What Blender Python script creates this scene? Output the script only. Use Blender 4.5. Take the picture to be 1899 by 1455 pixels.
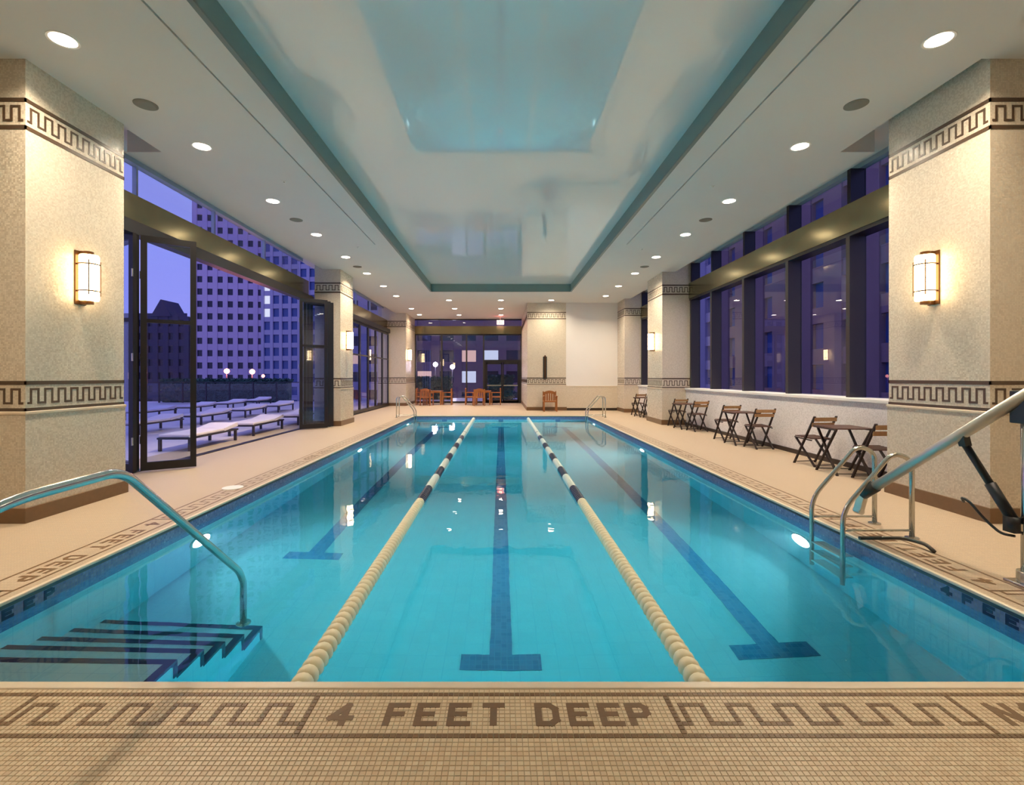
import bpy, math, random
from mathutils import Vector, Matrix
random.seed(7)
for o in list(bpy.data.objects): bpy.data.objects.remove(o)
S = bpy.context.scene
COL = S.collection
PI = math.pi

# ------------------------------------------------------------------ camera, world, exposure
F, CX, CY, H = 900.0, 929.0, 698.0, 1.5
cam_d = bpy.data.cameras.new('camera'); cam = bpy.data.objects.new('camera', cam_d); COL.objects.link(cam)
cam.location = (0, 0, H); cam.rotation_euler = (PI/2, 0, 0)
cam_d.sensor_width = 36; cam_d.lens = F/1899*36
cam_d.shift_x = (949.5-CX)/1899; cam_d.shift_y = (CY-727.5)/1899
cam_d.clip_start = 0.05; cam_d.clip_end = 600
S.camera = cam
S.view_settings.view_transform = 'Standard'; S.view_settings.look = 'None'
S.view_settings.gamma = 1; S.view_settings.use_curve_mapping = False
S.view_settings.exposure = 0.12
S.cycles.use_denoising = True
S.cycles.max_bounces = 12; S.cycles.transmission_bounces = 8; S.cycles.transparent_max_bounces = 16
S.cycles.diffuse_bounces = 5; S.cycles.glossy_bounces = 5
S.cycles.sample_clamp_indirect = 6.0
S.cycles.caustics_reflective = True; S.cycles.caustics_refractive = True
S.cycles.blur_glossy = 0.5

DOWN_W = 54.0       # each recessed downlight
POOL_W = 310.0      # each underwater lamp
SCONCE = 14.0       # emission of a sconce glass
SKY = 1.5

W = bpy.data.worlds.new('dusk_sky'); S.world = W; W.use_nodes = True
nt = W.node_tree; nt.nodes.clear()
wo = nt.nodes.new('ShaderNodeOutputWorld'); bg = nt.nodes.new('ShaderNodeBackground')
tc = nt.nodes.new('ShaderNodeTexCoord'); sx = nt.nodes.new('ShaderNodeSeparateXYZ'); rp = nt.nodes.new('ShaderNodeValToRGB')
nt.links.new(tc.outputs['Generated'], sx.inputs[0]); nt.links.new(sx.outputs['Z'], rp.inputs[0])
rp.color_ramp.elements[0].position = 0.0; rp.color_ramp.elements[0].color = (0.27, 0.26, 0.66, 1)
rp.color_ramp.elements[1].position = 0.7; rp.color_ramp.elements[1].color = (0.17, 0.19, 0.52, 1)
e = rp.color_ramp.elements.new(0.25); e.color = (0.21, 0.23, 0.62, 1)
nt.links.new(rp.outputs[0], bg.inputs[0]); bg.inputs[1].default_value = SKY
nt.links.new(bg.outputs[0], wo.inputs[0])

# ------------------------------------------------------------------ material helpers
def new_mat(name):
    m = bpy.data.materials.new(name); m.use_nodes = True
    m.node_tree.nodes.clear()
    out = m.node_tree.nodes.new('ShaderNodeOutputMaterial')
    return m, m.node_tree, out
def principled(nt, **kw):
    b = nt.nodes.new('ShaderNodeBsdfPrincipled')
    for k, v in kw.items():
        k = k.replace('_', ' ')
        b.inputs[k].default_value = v if not (isinstance(v, tuple) and len(v) == 3) else (*v, 1)
    return b
def plain(name, col, rough=0.5, metal=0.0, noise=0.0, nscale=8.0, bump=0.0, **kw):
    m, nt, out = new_mat(name)
    b = principled(nt, Base_Color=col, Roughness=rough, Metallic=metal, **kw)
    nt.links.new(b.outputs[0], out.inputs[0])
    if noise or bump:
        g = nt.nodes.new('ShaderNodeNewGeometry')
        n = nt.nodes.new('ShaderNodeTexNoise'); n.inputs['Scale'].default_value = nscale; n.inputs['Detail'].default_value = 5
        nt.links.new(g.outputs['Position'], n.inputs['Vector'])
        if noise:
            mx = nt.nodes.new('ShaderNodeMix'); mx.data_type = 'RGBA'
            mx.inputs[6].default_value = (*[c*(1-noise) for c in col], 1); mx.inputs[7].default_value = (*[min(1, c*(1+noise)) for c in col], 1)
            nt.links.new(n.outputs['Fac'], mx.inputs[0]); nt.links.new(mx.outputs[2], b.inputs['Base Color'])
        if bump:
            bp = nt.nodes.new('ShaderNodeBump'); bp.inputs['Strength'].default_value = bump; bp.inputs['Distance'].default_value = 0.01
            nt.links.new(n.outputs['Fac'], bp.inputs['Height']); nt.links.new(bp.outputs[0], b.inputs['Normal'])
    return m
def emit(name, col, strength):
    m, nt, out = new_mat(name)
    e = nt.nodes.new('ShaderNodeEmission'); e.inputs[0].default_value = (*col, 1); e.inputs[1].default_value = strength
    nt.links.new(e.outputs[0], out.inputs[0]); return m
def glassy(name, tint=(1, 1, 1), ior=1.55, rough=0.0):
    m, nt, out = new_mat(name)
    t = nt.nodes.new('ShaderNodeBsdfTransparent'); t.inputs[0].default_value = (*tint, 1)
    g = nt.nodes.new('ShaderNodeBsdfGlossy'); g.inputs['Roughness'].default_value = rough
    f = nt.nodes.new('ShaderNodeFresnel'); f.inputs[0].default_value = ior
    mx = nt.nodes.new('ShaderNodeMixShader')
    gb = nt.nodes.new('ShaderNodeNewGeometry'); iv = nt.nodes.new('ShaderNodeMath'); iv.operation = 'SUBTRACT'; iv.inputs[0].default_value = 1
    ml = nt.nodes.new('ShaderNodeMath'); ml.operation = 'MULTIPLY'      # only the outer skin of a pane reflects
    nt.links.new(gb.outputs['Backfacing'], iv.inputs[1]); nt.links.new(f.outputs[0], ml.inputs[0]); nt.links.new(iv.outputs[0], ml.inputs[1])
    nt.links.new(ml.outputs[0], mx.inputs[0]); nt.links.new(t.outputs[0], mx.inputs[1]); nt.links.new(g.outputs[0], mx.inputs[2])
    nt.links.new(mx.outputs[0], out.inputs[0]); return m
def mosaic(name, c1, c2, grout, size, joint=0.08, rough=0.3, jitter=0.05, spec=0.5, rjit=0.15):
    """square mosaic laid on any axis-aligned face: colour per tile, recessed joints"""
    m, nt, out = new_mat(name)
    N, L = nt.nodes, nt.links
    def vm(op, a, b=None):
        n = N.new('ShaderNodeVectorMath'); n.operation = op
        for i, x in enumerate((a, b)):
            if x is None: continue
            if isinstance(x, (tuple, float, int)): n.inputs[i].default_value = x if isinstance(x, tuple) else (x, x, x)
            else: L.new(x, n.inputs[i])
        return n.outputs[0]
    def mt(op, a, b=None):
        n = N.new('ShaderNodeMath'); n.operation = op
        for i, x in enumerate((a, b)):
            if x is None: continue
            if isinstance(x, (float, int)): n.inputs[i].default_value = x
            else: L.new(x, n.inputs[i])
        return n.outputs[0]
    g = N.new('ShaderNodeNewGeometry')
    keep = vm('SUBTRACT', (1.0, 1.0, 1.0), vm('FLOOR', vm('ADD', vm('ABSOLUTE', g.outputs['True Normal']), 0.4)))
    q = vm('MULTIPLY', vm('SCALE', g.outputs['Position']), keep)
    # scale node needs its factor
    for n in N:
        if n.type == 'VECT_MATH' and n.operation == 'SCALE': n.inputs['Scale'].default_value = 1.0/size
    cell = vm('FLOOR', q)
    d = vm('ABSOLUTE', vm('SUBTRACT', vm('FRACTION', q), (0.5, 0.5, 0.5)))
    d = vm('MULTIPLY', d, keep)
    s = N.new('ShaderNodeSeparateXYZ'); L.new(d, s.inputs[0])
    mx = mt('MAXIMUM', mt('MAXIMUM', s.outputs[0], s.outputs[1]), s.outputs[2])
    edge = mt('GREATER_THAN', mx, 0.5-joint)
    wn = N.new('ShaderNodeTexWhiteNoise'); L.new(cell, wn.inputs['Vector'])
    no = N.new('ShaderNodeTexNoise'); no.inputs['Scale'].default_value = 1.7; L.new(g.outputs['Position'], no.inputs['Vector'])
    k = mt('ADD', mt('MULTIPLY', wn.outputs['Value'], 0.75), mt('MULTIPLY', no.outputs['Fac'], 0.25))
    a = N.new('ShaderNodeMix'); a.data_type = 'RGBA'; a.inputs[6].default_value = (*c1, 1); a.inputs[7].default_value = (*c2, 1); L.new(k, a.inputs[0])
    b = N.new('ShaderNodeMix'); b.data_type = 'RGBA'; b.inputs[7].default_value = (*grout, 1); L.new(a.outputs[2], b.inputs[6]); L.new(edge, b.inputs[0])
    p = principled(nt, Roughness=rough); p.inputs['Specular IOR Level'].default_value = spec
    L.new(b.outputs[2], p.inputs['Base Color'])
    r = mt('ADD', mt('MULTIPLY', wn.outputs['Value'], rjit), mt('ADD', mt('MULTIPLY', edge, 0.4), rough-rjit/2))
    L.new(r, p.inputs['Roughness'])
    if jitter:
        nn = vm('NORMALIZE', vm('ADD', g.outputs['Normal'], vm('MULTIPLY', vm('SUBTRACT', wn.outputs['Color'], (0.5, 0.5, 0.5)), (jitter, jitter, jitter))))
        bp = N.new('ShaderNodeBump'); bp.inputs['Strength'].default_value = 0.35; bp.inputs['Distance'].default_value = 0.002; bp.invert = True
        L.new(edge, bp.inputs['Height']); L.new(nn, bp.inputs['Normal']); L.new(bp.outputs[0], p.inputs['Normal'])
    L.new(p.outputs[0], out.inputs[0]); return m

M = {}
M['pillar'] = mosaic('cream_glass_mosaic', (0.63, 0.54, 0.42), (0.73, 0.64, 0.51), (0.56, 0.48, 0.37), 0.018, 0.07, 0.28, 0.10)
M['knee'] = mosaic('white_mosaic', (0.72, 0.68, 0.66), (0.84, 0.80, 0.78), (0.6, 0.56, 0.54), 0.018, 0.07, 0.3, 0.08)
M['deck'] = mosaic('beige_floor_mosaic', (0.50, 0.38, 0.27), (0.60, 0.475, 0.345), (0.36, 0.27, 0.18), 0.024, 0.06, 0.42, 0.03)
M['deck_tile'] = None
M['pool'] = mosaic('pale_pool_tile', (0.62, 0.80, 0.84), (0.70, 0.86, 0.89), (0.50, 0.70, 0.78), 0.15, 0.015, 0.35, 0.0)
M['pool_line'] = mosaic('navy_pool_tile', (0.02, 0.09, 0.22), (0.03, 0.12, 0.27), (0.06, 0.2, 0.32), 0.05, 0.05, 0.3, 0.0)
M['blue_band'] = mosaic('blue_waterline_mosaic', (0.09, 0.13, 0.30), (0.22, 0.26, 0.46), (0.12, 0.15, 0.24), 0.025, 0.08, 0.2, 0.04)
M['navy'] = plain('navy_inlay_tile', (0.008, 0.015, 0.07), 0.25)
M['trim_dark'] = plain('dark_edge_tile', (0.03, 0.04, 0.05), 0.3)
M['coping'] = plain('cream_bullnose_tile', (0.74, 0.62, 0.47), 0.3, noise=0.06, nscale=20)
M['brown'] = plain('brown_inlay_tile', (0.17, 0.088, 0.034), 0.4, noise=0.15, nscale=60)
M['frieze'] = plain('dark_brown_frieze_tile', (0.085, 0.050, 0.028), 0.35, noise=0.2, nscale=60)
M['skirt'] = plain('brown_skirting_tile', (0.17, 0.095, 0.045), 0.35, noise=0.15, nscale=20)
M['skirt_dark'] = plain('dark_skirting_tile', (0.03, 0.018, 0.012), 0.35)
M['ceil'] = plain('white_plaster_ceiling', (0.74, 0.72, 0.68), 0.9, noise=0.02, nscale=1.5)
M['white'] = plain('white_painted_wall', (0.80, 0.76, 0.72), 0.85, noise=0.02, nscale=2)
M['reveal'] = plain('sea_green_tray_edge', (0.17, 0.25, 0.235), 0.5)
M['black_metal'] = plain('black_bronze_frame', (0.018, 0.016, 0.018), 0.35, 0.3)
M['mullion'] = plain('dark_bronze_mullion', (0.040, 0.034, 0.032), 0.4, 0.3)
M['bronze'] = plain('brushed_bronze_fascia', (0.27, 0.225, 0.125), 0.2, 0.9, noise=0.1, nscale=5)
M['alu'] = plain('silver_head_frame', (0.42, 0.48, 0.52), 0.4, 0.4)
M['steel'] = plain('polished_stainless_steel', (0.62, 0.62, 0.58), 0.2, 0.95)
M['brushed'] = plain('brushed_steel_arm', (0.66, 0.62, 0.54), 0.38, 0.8)
M['sconce_metal'] = plain('antique_bronze', (0.12, 0.055, 0.02), 0.35, 0.7)
M['black_plastic'] = plain('matt_black_plastic', (0.012, 0.011, 0.012), 0.45)
M['bracket'] = plain('dark_grey_bracket', (0.06, 0.06, 0.055), 0.4, 0.6)
M['white_plastic'] = plain('white_plastic', (0.8, 0.8, 0.76), 0.35)
M['float_cream'] = plain('cream_float_plastic', (0.88, 0.78, 0.54), 0.35, noise=0.05, nscale=30)
M['float_pale'] = plain('pale_float_plastic', (0.72, 0.80, 0.72), 0.35)
M['float_dark'] = plain('navy_float_plastic', (0.02, 0.03, 0.07), 0.35)
M['rope'] = plain('grey_cable', (0.3, 0.3, 0.28), 0.5)
M['chair_metal'] = plain('black_brown_painted_iron', (0.022, 0.012, 0.010), 0.5)
M['chair_wood'] = plain('tan_wood_slat', (0.36, 0.19, 0.08), 0.45, noise=0.25, nscale=25)
M['table_wood'] = plain('dark_wood_top', (0.09, 0.035, 0.02), 0.4, noise=0.25, nscale=25)
M['orange_wood'] = plain('orange_varnished_wood', (0.34, 0.12, 0.03), 0.35, noise=0.25, nscale=12)
M['speaker'] = plain('grey_speaker_grille', (0.20, 0.19, 0.16), 0.7)
M['glass'] = glassy('clear_window_glass', (0.90, 0.92, 0.96), 2.0)
M['door_glass'] = glassy('clear_door_glass', (0.87, 0.90, 0.97), 1.7)
M['terrace'] = plain('pale_terrace_paving', (0.82, 0.72, 0.72), 0.35, noise=0.08, nscale=1.3)
M['lounger'] = plain('white_lounger_fabric', (0.86, 0.76, 0.82), 0.6)
M['lounger_leg'] = plain('dark_lounger_frame', (0.03, 0.025, 0.04), 0.5)
M['hedge'] = plain('dark_hedge_leaf', (0.03, 0.09, 0.07), 0.6, noise=0.5, nscale=6)
M['facade_pink'] = plain('pinkish_precast_facade', (0.66, 0.52, 0.70), 0.8, noise=0.08, nscale=0.4)
M['facade_grey'] = plain('blue_grey_facade', (0.50, 0.46, 0.62), 0.8, noise=0.1, nscale=0.4)
M['facade_brick'] = plain('brown_brick_facade', (0.27, 0.18, 0.20), 0.85, noise=0.15, nscale=0.6)
M['facade_dark'] = plain('dark_stone_facade', (0.07, 0.07, 0.13), 0.85, noise=0.1, nscale=0.4)
M['pane_dark'] = plain('dark_far_pane', (0.012, 0.012, 0.045), 0.15)
M['pane_blue'] = plain('blue_far_pane', (0.05, 0.10, 0.32), 0.1)
M['pane_lit'] = emit('lit_far_pane', (1.0, 0.62, 0.60), .75)
M['pane_white'] = emit('white_lit_far_pane', (0.72, 0.76, 1.0), .9)
M['street'] = plain('asphalt_street', (0.08, 0.08, 0.12), 0.8)
M['lamp_warm'] = emit('red_street_lamp_glow', (1.0, 0.30, 0.22), 7)
M['lamp_white'] = emit('white_street_lamp_glow', (0.95, 0.85, 1.0), 14)
M['down_lens'] = emit('downlight_lens_glow', (1.0, 0.86, 0.66), 30)
M['down_ring'] = plain('white_downlight_ring', (0.8, 0.78, 0.72), 0.4)
M['sconce_glow'] = emit('sconce_glass_glow', (1.0, 0.70, 0.36), SCONCE)
M['pool_lens'] = emit('pool_lamp_lens_glow', (0.85, 0.97, 1.0), 45)
M['exit_red'] = emit('exit_sign_red_glow', (1.0, 0.10, 0.08), 3.5)
M['exit_white'] = emit('exit_sign_pale_face', (1.0, 0.62, 0.55), 2.2)

def tile_mat(name, c1, c2):
    m, nt, out = new_mat(name)
    g = nt.nodes.new('ShaderNodeNewGeometry'); oi = nt.nodes.new('ShaderNodeObjectInfo')
    ad = nt.nodes.new('ShaderNodeMath'); ad.operation = 'ADD'
    fr = nt.nodes.new('ShaderNodeMath'); fr.operation = 'FRACT'
    nt.links.new(g.outputs['Random Per Island'], ad.inputs[0]); nt.links.new(oi.outputs['Random'], ad.inputs[1]); nt.links.new(ad.outputs[0], fr.inputs[0])
    mx = nt.nodes.new('ShaderNodeMix'); mx.data_type = 'RGBA'; mx.inputs[6].default_value = (*c1, 1); mx.inputs[7].default_value = (*c2, 1)
    nt.links.new(fr.outputs[0], mx.inputs[0])
    b = principled(nt, Roughness=0.38); nt.links.new(mx.outputs[2], b.inputs['Base Color']); nt.links.new(b.outputs[0], out.inputs[0])
    return m
M['deck_tile'] = tile_mat('beige_mosaic_tile', (0.60, 0.45, 0.29), (0.70, 0.55, 0.37))
M['deck_tile_brown'] = tile_mat('brown_mosaic_tile', (0.155, 0.08, 0.030), (0.20, 0.11, 0.045))
M['grout'] = plain('brown_grout', (0.40, 0.29, 0.17), 0.8)

# glossy stretch ceiling
m, nt, out = new_mat('glossy_stretch_membrane')
dif = nt.nodes.new('ShaderNodeBsdfDiffuse'); dif.inputs[0].default_value = (0.84, 0.885, 0.88, 1)
glo = nt.nodes.new('ShaderNodeBsdfGlossy'); glo.inputs[0].default_value = (0.92, 0.97, 0.97, 1); glo.inputs['Roughness'].default_value = 0.05
mx = nt.nodes.new('ShaderNodeMixShader'); fr = nt.nodes.new('ShaderNodeFresnel'); fr.inputs[0].default_value = 2.0; nt.links.new(fr.outputs[0], mx.inputs[0])
nt.links.new(dif.outputs[0], mx.inputs[1]); nt.links.new(glo.outputs[0], mx.inputs[2]); nt.links.new(mx.outputs[0], out.inputs[0])
M['membrane'] = m
# water
m, nt, out = new_mat('clear_pool_water')
g = nt.nodes.new('ShaderNodeBsdfGlass'); g.inputs['IOR'].default_value = 1.333; g.inputs['Roughness'].default_value = 0.0
g.inputs['Color'].default_value = (1, 1, 1, 1)
geo = nt.nodes.new('ShaderNodeNewGeometry'); mp = nt.nodes.new('ShaderNodeMapping'); mp.inputs['Scale'].default_value = (1.0, 0.8, 1.0)
nz = nt.nodes.new('ShaderNodeTexNoise'); nz.inputs['Scale'].default_value = 2.6; nz.inputs['Detail'].default_value = 3
bp = nt.nodes.new('ShaderNodeBump'); bp.inputs['Strength'].default_value = 0.05; bp.inputs['Distance'].default_value = 0.05
nt.links.new(geo.outputs['Position'], mp.inputs[0]); nt.links.new(mp.outputs[0], nz.inputs['Vector']); nt.links.new(nz.outputs['Fac'], bp.inputs['Height'])
nt.links.new(bp.outputs[0], g.inputs['Normal'])
nt.links.new(g.outputs[0], out.inputs['Surface'])
va = nt.nodes.new('ShaderNodeVolumeAbsorption'); va.inputs['Color'].default_value = (0.0, 0.80, 0.87, 1); va.inputs['Density'].default_value = 0.62
vs = nt.nodes.new('ShaderNodeVolumeScatter'); vs.inputs['Color'].default_value = (0.7, 0.95, 1, 1); vs.inputs['Density'].default_value = 0.13; vs.inputs['Anisotropy'].default_value = 0.5
ad = nt.nodes.new('ShaderNodeAddShader'); nt.links.new(va.outputs[0], ad.inputs[0]); nt.links.new(vs.outputs[0], ad.inputs[1])
nt.links.new(ad.outputs[0], out.inputs['Volume'])
M['water'] = m

# ------------------------------------------------------------------ mesh helpers
class MB:
    def __init__(s): s.v = []; s.f = []; s.m = []; s.cur = 0
    def box(s, x0, x1, y0, y1, z0, z1):
        s.hexa([(x0, y0, z0), (x1, y0, z0), (x1, y1, z0), (x0, y1, z0), (x0, y0, z1), (x1, y0, z1), (x1, y1, z1), (x0, y1, z1)]); return s
    def hexa(s, c):
        n = len(s.v); s.v += [tuple(p) for p in c]
        # orient outwards
        a, b, d, e = (Vector(c[i]) for i in (0, 1, 3, 4))
        fs = [(0, 3, 2, 1), (4, 5, 6, 7), (0, 1, 5, 4), (1, 2, 6, 5), (2, 3, 7, 6), (3, 0, 4, 7)]
        if (b-a).cross(d-a).dot(e-a) < 0: fs = [tuple(reversed(f)) for f in fs]
        s.f += [tuple(n+i for i in f) for f in fs]; s.m += [s.cur]*6; return s
    def mapbox(s, fn, u0, u1, v0, v1, w0, w1):
        s.hexa([fn(u0, v0, w0), fn(u1, v0, w0), fn(u1, v1, w0), fn(u0, v1, w0), fn(u0, v0, w1), fn(u1, v0, w1), fn(u1, v1, w1), fn(u0, v1, w1)]); return s
    def bar(s, p, q, w, t, up=(0, 0, 1)):
        """rectangular bar p->q; w across, t along 'up'"""
        p, q = Vector(p), Vector(q); d = (q-p).normalized(); up = Vector(up)
        if abs(d.dot(up)) > 0.98: up = Vector((0, 1, 0))
        a = d.cross(up).normalized(); b = a.cross(d).normalized(); a *= w/2; b *= t/2
        s.hexa([p-a-b, p+a-b, p+a+b, p-a+b, q-a-b, q+a-b, q+a+b, q-a+b]); return s
    def tube(s, pts, r, n=10, cap=True):
        pts = [Vector(p) for p in pts]; k = len(pts)
        tang = []
        for i in range(k):
            t = (pts[min(i+1, k-1)]-pts[max(i-1, 0)]); tang.append(t.normalized())
        u = tang[0].orthogonal().normalized(); base = len(s.v)
        for i in range(k):
            u = (u - tang[i]*u.dot(tang[i])).normalized(); w = tang[i].cross(u)
            rr = r[i] if isinstance(r, (list, tuple)) else r
            for j in range(n):
                a = 2*PI*j/n; s.v.append(tuple(pts[i]+(u*math.cos(a)+w*math.sin(a))*rr))
        for i in range(k-1):
            for j in range(n):
                a = base+i*n+j; b = base+i*n+(j+1) % n
                s.f.append((a, b, b+n, a+n)); s.m.append(s.cur)
        if cap:
            s.f.append(tuple(base+j for j in reversed(range(n)))); s.m.append(s.cur)
            s.f.append(tuple(base+(k-1)*n+j for j in range(n))); s.m.append(s.cur)
        return s
    def cyl(s, p, q, r, n=16): return s.tube([p, q], r, n)
    def lathe(s, prof, c=(0, 0, 0), axis='Z', n=20):
        base = len(s.v); k = len(prof)
        for (r, h) in prof:
            for j in range(n):
                a = 2*PI*j/n; x, y = r*math.cos(a), r*math.sin(a)
                p = {'Z': (x, y, h), 'X': (h, x, y), 'Y': (y, h, x)}[axis]
                s.v.append((p[0]+c[0], p[1]+c[1], p[2]+c[2]))
        for i in range(k-1):
            for j in range(n):
                a = base+i*n+j; b = base+i*n+(j+1) % n
                s.f.append((a, b, b+n, a+n)); s.m.append(s.cur)
        s.f.append(tuple(base+j for j in reversed(range(n)))); s.m.append(s.cur)
        s.f.append(tuple(base+(k-1)*n+j for j in range(n))); s.m.append(s.cur)
        return s
    def mesh(s, name, mats):
        me = bpy.data.meshes.new(name); me.from_pydata(s.v, [], s.f)
        if not isinstance(mats, (list, tuple)): mats = [mats]
        for m in mats: me.materials.append(m)
        if len(mats) > 1: me.polygons.foreach_set('material_index', s.m)
        me.update(); return me
    def build(s, name, mats, parent=None, smooth=False, bevel=0, loc=None, rot=None):
        me = s.mesh(name, mats)
        o = bpy.data.objects.new(name, me); COL.objects.link(o)
        if parent: o.parent = parent
        if loc: o.location = loc
        if rot: o.rotation_euler = rot
        if smooth: smooth_mesh(me)
        if bevel:
            b = o.modifiers.new('bevel', 'BEVEL'); b.width = bevel; b.segments = 2; b.limit_method = 'ANGLE'
        return o
def smooth_mesh(me):
    me.polygons.foreach_set('use_smooth', [len(p.vertices) == 4 for p in me.polygons]); me.update()
def fillet(pts, rad, n=6):
    P = [Vector(p) for p in pts]; out = [P[0]]
    for i in range(1, len(P)-1):
        r = rad[i-1] if isinstance(rad, (list, tuple)) else rad
        a, b, c = P[i-1], P[i], P[i+1]; d1 = (a-b); d2 = (c-b)
        k = min(r, d1.length*0.49, d2.length*0.49); s = b+d1.normalized()*k; e = b+d2.normalized()*k
        for j in range(n+1):
            t = j/n; out.append(s*(1-t)**2 + b*2*t*(1-t) + e*t*t)
    out.append(P[-1]); return out
def tag(o, label=None, cat=None, group=None, kind=None):
    if label: o['label'] = label
    if cat: o['category'] = cat
    if group: o['group'] = group
    if kind: o['kind'] = kind
    return o
def empty(name, loc=(0, 0, 0), rz=0):
    o = bpy.data.objects.new(name, None); COL.objects.link(o); o.location = loc; o.rotation_euler = (0, 0, rz); o.empty_display_size = 0.1
    return o
def copy_tree(o, parent=None):
    c = o.copy(); COL.objects.link(c)
    if parent: c.parent = parent
    for ch in list(o.children): copy_tree(ch, c)
    return c
def inst(name, me, parent, loc, rot=None, scale=None):
    o = bpy.data.objects.new(name, me); COL.objects.link(o); o.parent = parent; o.location = loc
    if rot: o.rotation_euler = rot
    if scale: o.scale = scale
    return o
ORD = ['nearest', 'second', 'third', 'fourth', 'fifth', 'sixth', 'seventh', 'eighth', 'ninth', 'tenth', 'eleventh', 'twelfth']

# ------------------------------------------------------------------ room dimensions
ZC = 4.76            # ceiling
ZM = 5.04            # stretch membrane
ZR = 5.08            # roof underside
XL, XR = -4.88, 5.02 # inner pillar faces
PX, PY0, PY1 = 3.32, 2.38, 18.6   # pool edge
ZW = -0.13; ZF = -1.38
YB = 27.5            # glazed far wall
YW = 21.5            # white far wall on the right
XD = 5.75            # door / knee wall plane
XG = 6.12

# ------------------------------------------------------------------ structure: deck and pool
fl = MB()
D = M['deck']
fl.box(-6.6, 6.6, -3.2, 1.2, -0.25, 0)
fl.box(-6.6, -PX, 1.2, PY1, -0.25, 0); fl.box(PX, 6.6, 1.2, PY1, -0.25, 0)
fl.box(-PX, PX, 1.2, PY0-0.045, -0.25, -0.0022)
fl.box(-6.6, 6.6, PY1, YB+0.3, -0.25, 0)
floor = fl.build('floor', [D]); tag(floor, kind='structure', label='beige mosaic tiled pool deck with brown border lines')
floor.data.materials.append(M['grout'])
for p in floor.data.polygons:
    c = p.center
    if p.normal.z > 0.5 and abs(c.z+0.0022) < 1e-4: p.material_index = 1

# mosaic tiles of the near deck, with the border drawn in brown tiles
TP = 0.024
colX = lambda c: -0.86+TP*c
rowY = lambda r: 2.292-TP*r
brown = set()
for c in range(-200, 300): brown.add((c, 0)); brown.add((c, 11))
for sep in (-55, 0, 68, 123):
    for r in range(12): brown.add((sep, r))
for base in (0, 123):
    cols = [base-1]
    v = [base-4]; k = 0
    while True:
        nx = v[-1]-(4 if k % 2 == 0 else 5); k += 1
        if nx <= base-55: break
        v.append(nx)
    for c in v:
        for r in range(3, 9): brown.add((c, r))
    for i in range(len(v)-1):
        for c in range(v[i+1], v[i]+1): brown.add((c, 3 if i % 2 == 0 else 8))
    for c in range(base-4, base): brown.add((c, 8))
    for c in range(base-55, v[-1]): brown.add((c, 8))
tiles = MB(); tb = []
TH = TP*0.46; CH = 0.0012
def add_tile(mb, x, y):
    a, b = TH, TH-CH
    n = len(mb.v)
    mb.v += [(x-a, y-a, -0.0022), (x+a, y-a, -0.0022), (x+a, y+a, -0.0022), (x-a, y+a, -0.0022), (x-b, y-b, 0), (x+b, y-b, 0), (x+b, y+b, 0), (x-b, y+b, 0)]
    mb.f += [(n+4, n+5, n+6, n+7), (n, n+1, n+5, n+4), (n+1, n+2, n+6, n+5), (n+2, n+3, n+7, n+6), (n+3, n, n+4, n+7)]
    mb.m += [mb.cur]*5
single = []
for r in range(-1, 45):
    y = rowY(r)
    for c in range(-103, 175):
        x = colX(c)
        if abs(x) > PX-0.012 or y > PY0-0.05: continue
        if r in (19, 20) and abs(x) < 1.78: single.append((x, y)); continue
        tiles.cur = 1 if (c, r) in brown else 0
        add_tile(tiles, x, y)
ti = tiles.build('mosaic_field', [M['deck_tile'], M['deck_tile_brown']], floor); ti['kind'] = 'stuff'
t1 = MB(); add_tile(t1, 0, 0); t1 = t1.mesh('mosaic_tile', M['deck_tile'])
for (x, y) in single[:300]: inst('mosaic_tile', t1, floor, (x, y, 0))

# lettering strokes
GL = {
 '4': [((.62, 0), (.62, 1)), ((.62, 1), (0, .3)), ((0, .3), (.95, .3))],
 'F': [((0, 0), (0, 1)), ((0, 1), (.8, 1)), ((0, .52), (.62, .52))],
 'E': [((0, 0), (0, 1)), ((0, 1), (.8, 1)), ((0, .52), (.62, .52)), ((0, 0), (.8, 0))],
 'T': [((.4, 0), (.4, 1)), ((0, 1), (.8, 1))],
 'D': [((0, 0), (0, 1)), ((0, 1), (.55, 1)), ((.55, 1), (.82, .8)), ((.82, .8), (.82, .2)), ((.82, .2), (.55, 0)), ((.55, 0), (0, 0))],
 'P': [((0, 0), (0, 1)), ((0, 1), (.6, 1)), ((.6, 1), (.8, .86)), ((.8, .86), (.8, .58)), ((.8, .58), (.6, .44)), ((.6, .44), (0, .44))],
 'N': [((0, 0), (0, 1)), ((0, 1), (.8, 0)), ((.8, 0), (.8, 1))],
 'O': [((.2, 0), (.6, 0)), ((.6, 0), (.8, .25)), ((.8, .25), (.8, .75)), ((.8, .75), (.6, 1)), ((.6, 1), (.2, 1)), ((.2, 1), (0, .75)), ((0, .75), (0, .25)), ((0, .25), (.2, 0))],
 'I': [((.4, 0), (.4, 1))],
 'X': [((0, 0), (.8, 1)), ((.8, 0), (0, 1))],
 'V': [((0, 1), (.4, 0)), ((.4, 0), (.8, 1))],
 'G': [((.8, 1), (.2, 1)), ((.2, 1), (0, .8)), ((0, .8), (0, .2)), ((0, .2), (.2, 0)), ((.2, 0), (.8, 0)), ((.8, 0), (.8, .45)), ((.8, .45), (.45, .45))],
}
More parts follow.
